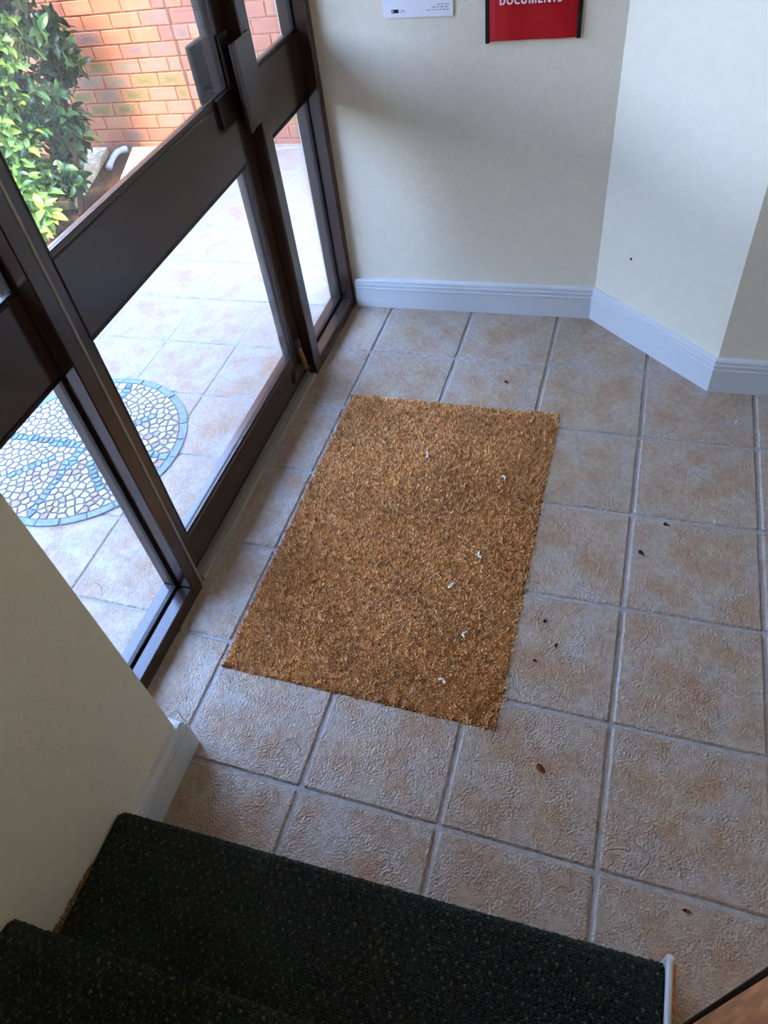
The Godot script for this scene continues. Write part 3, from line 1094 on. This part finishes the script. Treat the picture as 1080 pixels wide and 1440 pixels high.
# ------------------------------------------------------------------ what hangs on the back wall
func wall_papers() -> void:
	# printed sheet
	var S := Vector2i(420, 594)
	var im := Image.create(S.x, S.y, false, Image.FORMAT_RGB8)
	im.fill(Color(0.93, 0.94, 0.97))
	var ink := Color(0.13, 0.13, 0.16)
	im.fill_rect(Rect2i(52, 553, 44, 18), ink)
	im.fill_rect(Rect2i(57, 556, 7, 12), Color(0.9, 0.9, 0.93))
	for k in 12:
		im.fill_rect(Rect2i(108 + k * 2, 568 - int(12 * sin(PI * k / 11.0)), 2, 4), Color(0.3, 0.3, 0.34))
	var r := RandomNumberGenerator.new()
	r.seed = 5
	for l in [[330, 532, 2], [296, 545, 3], [262, 558, 2]]:
		var x: int = l[0]
		while x < 388:
			var w := r.randi_range(3, 7)
			for g in w:
				im.fill_rect(Rect2i(x + g * 4, l[1], r.randi_range(1, 2), r.randi_range(5, 7)), ink.lightened(0.25 if l[2] == 2 else 0.05))
				im.fill_rect(Rect2i(x + g * 4, l[1] + r.randi_range(0, 5), 3, 1), ink.lightened(0.2))
			x += w * 4 + 5
	for y in range(60, 480, 15):
		im.fill_rect(Rect2i(52, y, r.randi_range(200, 316), 4), Color(0.45, 0.46, 0.5))
	var pm := mat("printed_paper", Color(1, 1, 1), 0.5, 0.4)
	pm.albedo_texture = ImageTexture.create_from_image(im)
	var st := begin()
	var x0 := 0.215
	var x1 := 0.865
	var y0 := 3.03
	var h := 0.92
	var tilt := -0.02
	var p := [Vector3(x0, y0, 0.052), Vector3(x1, y0 + tilt, 0.052), Vector3(x1 + 0.01, y0 + h + tilt, 0.045), Vector3(x0 + 0.01, y0 + h, 0.045)]
	poly(st, p, Vector3.BACK, [Vector2(0, 1), Vector2(1, 1), Vector2(1, 0), Vector2(0, 0)])
	var b := []
	for q in p:
		b.append(q - Vector3(0, 0, 0.004))
	poly(st, b, Vector3.FORWARD, [Vector2(0, 0), Vector2(0.01, 0), Vector2(0.01, 0.01), Vector2(0, 0.01)])
	for i in 4:
		var k := (i + 1) % 4
		poly(st, [p[i], p[k], b[k], b[i]], (p[i] + p[k]) / 2 - (p[0] + p[2]) / 2, [Vector2(0, 0), Vector2(0.01, 0), Vector2(0.01, 0.01), Vector2(0, 0.01)])
	tag(done(st, "notice_sheet", pm), "white printed sheet with small logos fixed to the cream wall beside the door", "paper")
	# red pouch with black side bindings
	var o := tag(empty("document_pouch", Vector3(1.155, 2.80, 0.045)), "red wall pouch with black side bindings and white capital lettering", "pouch")
	var W := 0.828
	var H := 1.05
	st = begin()
	var nx := 14
	var ny := 12
	var bulge := func(i: float, j: float) -> Vector3:
		var u := i / nx
		var v := j / ny
		return Vector3(0.03 + u * (W - 0.06), v * H - 0.012 * u, 0.012 + 0.055 * pow(sin(PI * u), 0.6) * (0.35 + 0.65 * v) + 0.006 * sin(u * 9.0 + v * 4.0))
	for i in nx:
		for j in ny:
			poly(st, [bulge.call(i, j), bulge.call(i + 1, j), bulge.call(i + 1, j + 1), bulge.call(i, j + 1)], Vector3.BACK)
	for i in nx:
		var q0: Vector3 = bulge.call(i, 0)
		var q1: Vector3 = bulge.call(i + 1, 0)
		poly(st, [q0, q1, Vector3(q1.x, q1.y, 0), Vector3(q0.x, q0.y, 0)], Vector3.DOWN)
	box(st, Vector3(0.02, -0.01, -0.003), Vector3(W - 0.02, H + 0.1, 0.008), 0.003)
	done(st, "pocket", M.pouch_red, o)
	for x in [0.0, W - 0.036]:
		block("binding", Vector3(x, -0.022, -0.004), Vector3(x + 0.036, H + 0.1, 0.024), M.binding_black, o, 0.008)
	var tm := TextMesh.new()
	var f := SystemFont.new()
	f.font_names = PackedStringArray(["Droid Sans"])
	f.font_weight = 700
	tm.font = f
	tm.text = "DOCUMENTS"
	tm.font_size = 64
	tm.pixel_size = 0.0005
	tm.depth = 0.0012
	var ml := MeshInstance3D.new()
	ml.mesh = tm
	ml.material_override = M.print_white
	var ab := tm.get_aabb()
	var want := 0.525 * T
	var k := want / ab.size.x
	ml.scale = Vector3(k, k, 1)
	ml.position = Vector3(0.40, 0.275, 0.0) * T + Vector3(-ab.get_center().x * k, -ab.position.y * k, 0.075 * T)
	ml.rotation.z = -0.012
	put(ml, "lettering", o)

# ------------------------------------------------------------------ garden
func leaf_mesh() -> ArrayMesh:
	var st := begin()
	var n := 6
	var prev := []
	for i in n + 1:
		var t := float(i) / n
		var w := 0.072 * pow(sin(PI * clampf(t * 0.97 + 0.02, 0, 1)), 0.75) * (1.1 - 0.2 * t)
		var y := 0.03 * sin(t * PI * 0.9) - 0.06 * t * t
		var row := [Vector3(-w, y + w * 0.28, t * 0.30), Vector3(0, y, t * 0.30), Vector3(w, y + w * 0.28, t * 0.30)]
		if i:
			poly(st, [prev[0], prev[1], row[1], row[0]], Vector3.UP)
			poly(st, [prev[1], prev[2], row[2], row[1]], Vector3.UP)
		prev = row
	return st.commit()

func shrub(called: String, label: String, base: Vector3, clouds: Array, count: int, shades: Array, sizes: Vector2, stems: Array) -> void:
	var o := empty(called, base)
	tag(o, label, "shrub")
	for s in stems:
		var st := begin()
		tube(st, s[0], s[1], 8)
		done(st, "stem", M.bark, o)
	var mesh := leaf_mesh()
	var leaves := []
	var tw := begin()
	while leaves.size() < count:
		var c: Array = clouds[rng.randi() % clouds.size()]
		var d := Vector3(rng.randfn(), rng.randfn(), rng.randfn()).normalized()
		var p: Vector3 = c[0] + d * c[1] * pow(rng.randf(), 0.4)
		if p.y + base.y < PY:
			continue
		var axis := (d + Vector3(0, 0.7, 0) + Vector3(rng.randfn(), rng.randfn(), rng.randfn()) * 0.35).normalized()
		tube(tw, [p - axis * 0.26 - Vector3(0, 0.05, 0), p - axis * 0.1, p], [0.011, 0.009, 0.006], 4, false)
		var n := rng.randi_range(5, 8)
		for k in n:
			var a := TAU * k * 0.382
			var side := axis.cross(Vector3(0.3, 0.2, 0.9)).normalized().rotated(axis, a)
			var dir := (side + axis * rng.randf_range(0.1, 0.9)).normalized()
			var up := (axis - dir * axis.dot(dir)).normalized().rotated(dir, rng.randf_range(-0.5, 0.5))
			var b := Basis(up.cross(dir), up, dir) * rng.randf_range(sizes.x, sizes.y)
			leaves.append([Transform3D(b, (p - axis * 0.03 * k) * T), shades[rng.randi() % shades.size()]])
	done(tw, "twigs", M.bark, o).set_meta("kind", "stuff")
	var eye := (Vector3(2.63, 4.94, 7.49) - base) * T
	leaves.sort_custom(func(a, b): return a[0].origin.distance_squared_to(eye) < b[0].origin.distance_squared_to(eye))
	var rest: Array[Transform3D] = []
	var cols: Array[Color] = []
	for i in leaves.size():
		if i < 280:
			var ml := MeshInstance3D.new()
			ml.mesh = mesh
			ml.material_override = M["leaf_%d" % leaves[i][1]]
			ml.transform = leaves[i][0]
			put(ml, "leaf", o)
		else:
			rest.append(leaves[i][0])
			var c: Color = M["leaf_%d" % leaves[i][1]].albedo_color
			cols.append(c.srgb_to_linear())
	if rest.size():
		scatter(mesh, rest, cols, M.foliage, "foliage", o)

func garden() -> void:
	struct(block("ground", Vector3(-40, -0.9, -40), Vector3(-5.6, PY - 0.12, 40), M.soil, self, 0.01))
	# concrete sleepers with a drain pipe between them
	for q in [[[Vector2(-7.61, -5.25), Vector2(-6.92, -2.95), Vector2(-7.9, -2.75), Vector2(-8.7, -5.25)], "pale concrete slab at the foot of the brick wall under the shrub"], [[Vector2(-6.98, -5.23), Vector2(-6.35, -3.6), Vector2(-5.9, -2.5), Vector2(-5.64, -2.6), Vector2(-5.64, -5.25)], "pale concrete slab between the drain pipe and the porch"]]:
		var cs := begin()
		prism(cs, PackedVector2Array(q[0]), PY - 0.3, PY + 0.02)
		tag(done(cs, "concrete_slab", M.concrete), q[1], "slab", "slabs along the brick wall")
	var st := begin()
	var y := PY + 0.04
	tube(st, [Vector3(-7.02, y, -5.10), Vector3(-7.12, y, -5.04), Vector3(-7.19, y - 0.01, -4.96), Vector3(-7.20, y - 0.04, -4.82), Vector3(-7.18, y - 0.09, -4.62), Vector3(-7.165, y - 0.14, -4.50)], [0.055, 0.055, 0.058, 0.058, 0.05, 0.05], 12)
	tube(st, [Vector3(-7.05, y, -5.08), Vector3(-7.11, y, -5.045)], [0.066, 0.066], 12)
	tube(st, [Vector3(-7.185, y - 0.08, -4.66), Vector3(-7.168, y - 0.13, -4.52)], [0.062, 0.066], 12)
	tag(done(st, "drain_pipe", M.pvc), "pale grey plastic drain pipe with an elbow between the concrete slabs", "pipe")
	shrub("shrub", "tall glossy shrub with a dark stem in front of the brick wall", Vector3(-6.65, PY - 0.12, -2.7),
		[[Vector3(-0.75, 2.6, -1.5), Vector3(0.55, 0.9, 0.65)], [Vector3(-0.9, 1.5, -1.1), Vector3(0.5, 0.8, 0.7)], [Vector3(-0.7, 2.0, -1.9), Vector3(0.4, 0.6, 0.45)], [Vector3(-0.6, 1.0, -1.1), Vector3(0.4, 0.5, 0.55)], [Vector3(-0.8, 3.4, -1.2), Vector3(0.8, 0.8, 0.9)], [Vector3(-0.25, 0.5, -0.3), Vector3(0.25, 0.2, 0.3)]],
		1500, [0, 0, 1, 3, 3], Vector2(0.6, 1.0),
		[[[Vector3(0, 0, 0), Vector3(-0.2, 0.45, -0.55), Vector3(-0.45, 1.0, -1.15), Vector3(-0.62, 1.7, -1.6), Vector3(-0.7, 2.9, -1.65)], [0.055, 0.048, 0.042, 0.034, 0.02]], [[Vector3(-0.3, 0.7, -0.8), Vector3(-0.6, 1.3, -0.8), Vector3(-0.9, 2.3, -0.9)], [0.035, 0.03, 0.018]]])
	shrub("shrub", "dense bright green shrub at the left edge behind the dark-stemmed one", Vector3(-7.75, PY - 0.12, -2.5),
		[[Vector3(0, 1.3, -0.5), Vector3(0.55, 1.1, 0.8)], [Vector3(0, 2.6, -0.9), Vector3(0.6, 0.9, 0.9)], [Vector3(0.1, 0.6, -0.2), Vector3(0.5, 0.6, 0.7)], [Vector3(-0.1, 3.6, -1.1), Vector3(0.8, 0.9, 1.0)]],
		3400, [1, 2, 2, 4, 2, 0], Vector2(0.5, 0.85),
		[[[Vector3(0, 0, 0), Vector3(0.05, 0.8, -0.1), Vector3(0, 1.8, -0.4)], [0.06, 0.05, 0.03]]])
	shrub("shrub", "low leafy plant with pale rosettes just above the door's middle rail", Vector3(-7.1, PY - 0.12, -2.0),
		[[Vector3(0, 0.3, 0), Vector3(0.45, 0.3, 0.5)], [Vector3(-0.1, 0.45, -0.3), Vector3(0.4, 0.35, 0.3)]],
		260, [1, 2, 2, 4], Vector2(0.75, 1.15),
		[[[Vector3(0, 0, 0), Vector3(0.0, 0.2, 0.0), Vector3(0.05, 0.4, -0.1)], [0.03, 0.025, 0.015]]])
	# unseen greenery across the garden, placed to block the low sky
	var unseen_hedge := empty("unseen_hedge", Vector3(-13.5, PY - 0.12, 3.0))
	tag(unseen_hedge, "dense greenery out of view across the garden, blocking the low sky", "unseen_hedge")
	var at: Array[Transform3D] = []
	var cols: Array[Color] = []
	for i in 12000:
		var p := Vector3(rng.randf_range(-0.8, 0.8), rng.randf_range(0, 5.5), rng.randf_range(-9, 14))
		if rng.randf() < 0.8:
			p.x = 0.8 + rng.randfn() * 0.08
		at.append(Transform3D(Basis(Quaternion.from_euler(Vector3(rng.randf() * TAU, rng.randf() * TAU, rng.randf() * TAU))) * rng.randf_range(0.9, 1.8), p * T))
		cols.append(M["leaf_%d" % [0, 1, 3, 0, 2][rng.randi() % 5]].albedo_color.srgb_to_linear())
	scatter(leaf_mesh(), at, cols, M.foliage, "foliage", unseen_hedge)
	block("branches", Vector3(-0.7, 0, -9), Vector3(0.7, 5.3, 14), M.leaf_3, unseen_hedge, 0.2)

# ------------------------------------------------------------------ lint and leaf bits
func litter() -> void:
	var lint := [[1.66, 4.05, "lint speck on the coir mat, the largest white one right of its middle"], [1.83, 2.75, "white curl of lint on the coir mat near its right edge"], [1.83, 3.75, "small white lint speck on the mat below the largest one"], [1.86, 4.55, "white lint speck on the mat towards its near right corner"], [1.05, 2.55, "pale tangle of lint on the far part of the coir mat"], [1.80, 4.98, "pale lint speck beside the near right corner of the mat"]]
	for l in lint:
		var st := begin()
		var pts := []
		var rad := []
		var p := Vector3.ZERO
		var d := Vector3(1, 0, 0).rotated(Vector3.UP, rng.randf() * TAU)
		for k in 7:
			pts.append(p + Vector3(0, 0.012 + 0.006 * sin(k * 1.9), 0))
			rad.append(0.006 if k in [0, 6] else 0.010)
			d = d.rotated(Vector3.UP, rng.randf_range(-1.3, 1.3))
			p += d * 0.014
		tube(st, pts, rad, 6)
		var o := done(st, "lint", M.lint)
		o.position = Vector3(l[0], 0.005, l[1]) * T
		tag(o, l[2], "lint", "bits of lint on the doormat")
	var bits := [[2.58, 5.44, 0.05, "rusty_leaf", "curled rusty leaf scrap on the tile near the mat's near right corner"], [3.10, 3.42, 0.035, "dry_leaf", "dark leaf scrap on the tile right of the mat's middle"], [2.44, 4.25, 0.022, "dry_leaf", "dark crumb on the tile beside the right edge of the mat, far one of three"], [2.55, 4.45, 0.022, "dry_leaf", "dark crumb on the tile beside the right edge of the mat, middle one of three"], [2.42, 4.62, 0.018, "dry_leaf", "dark crumb on the tile beside the right edge of the mat, near one of three"], [1.62, 1.36, 0.028, "dry_leaf", "dark speck on the tile behind the far edge of the mat"], [3.52, 6.08, 0.025, "rusty_leaf", "reddish crumb on the tile in front of the step's right end"], [3.28, 3.07, 0.03, "dry_leaf", "thin dark leaf curl on the grout line right of the mat"], [3.83, 1.66, 0.022, "lint", "white crumb on the tile below the right skirting"]]
	for b in bits:
		var st := begin()
		var s: float = b[2]
		var pts := []
		for k in 7:
			var a := TAU * k / 7
			pts.append(Vector3(cos(a) * s * rng.randf_range(0.7, 1.1), 0.010 + 0.012 * sin(a * 2.0), sin(a) * s * 0.45))
		var c := Vector3(0, 0.014, 0)
		for k in 7:
			poly(st, [c, pts[k], pts[(k + 1) % 7]], Vector3.UP)
			poly(st, [c - Vector3(0, 0.012, 0), pts[k] - Vector3(0, 0.006, 0), pts[(k + 1) % 7] - Vector3(0, 0.006, 0)], Vector3.DOWN)
			poly(st, [pts[k], pts[(k + 1) % 7], pts[(k + 1) % 7] - Vector3(0, 0.006, 0), pts[k] - Vector3(0, 0.006, 0)], pts[k])
		var o := done(st, "leaf_scrap", M[b[3]])
		o.position = Vector3(b[0], 0.0, b[1]) * T
		o.rotation.y = rng.randf() * TAU
		tag(o, b[4], "debris", "scraps on the tiles")
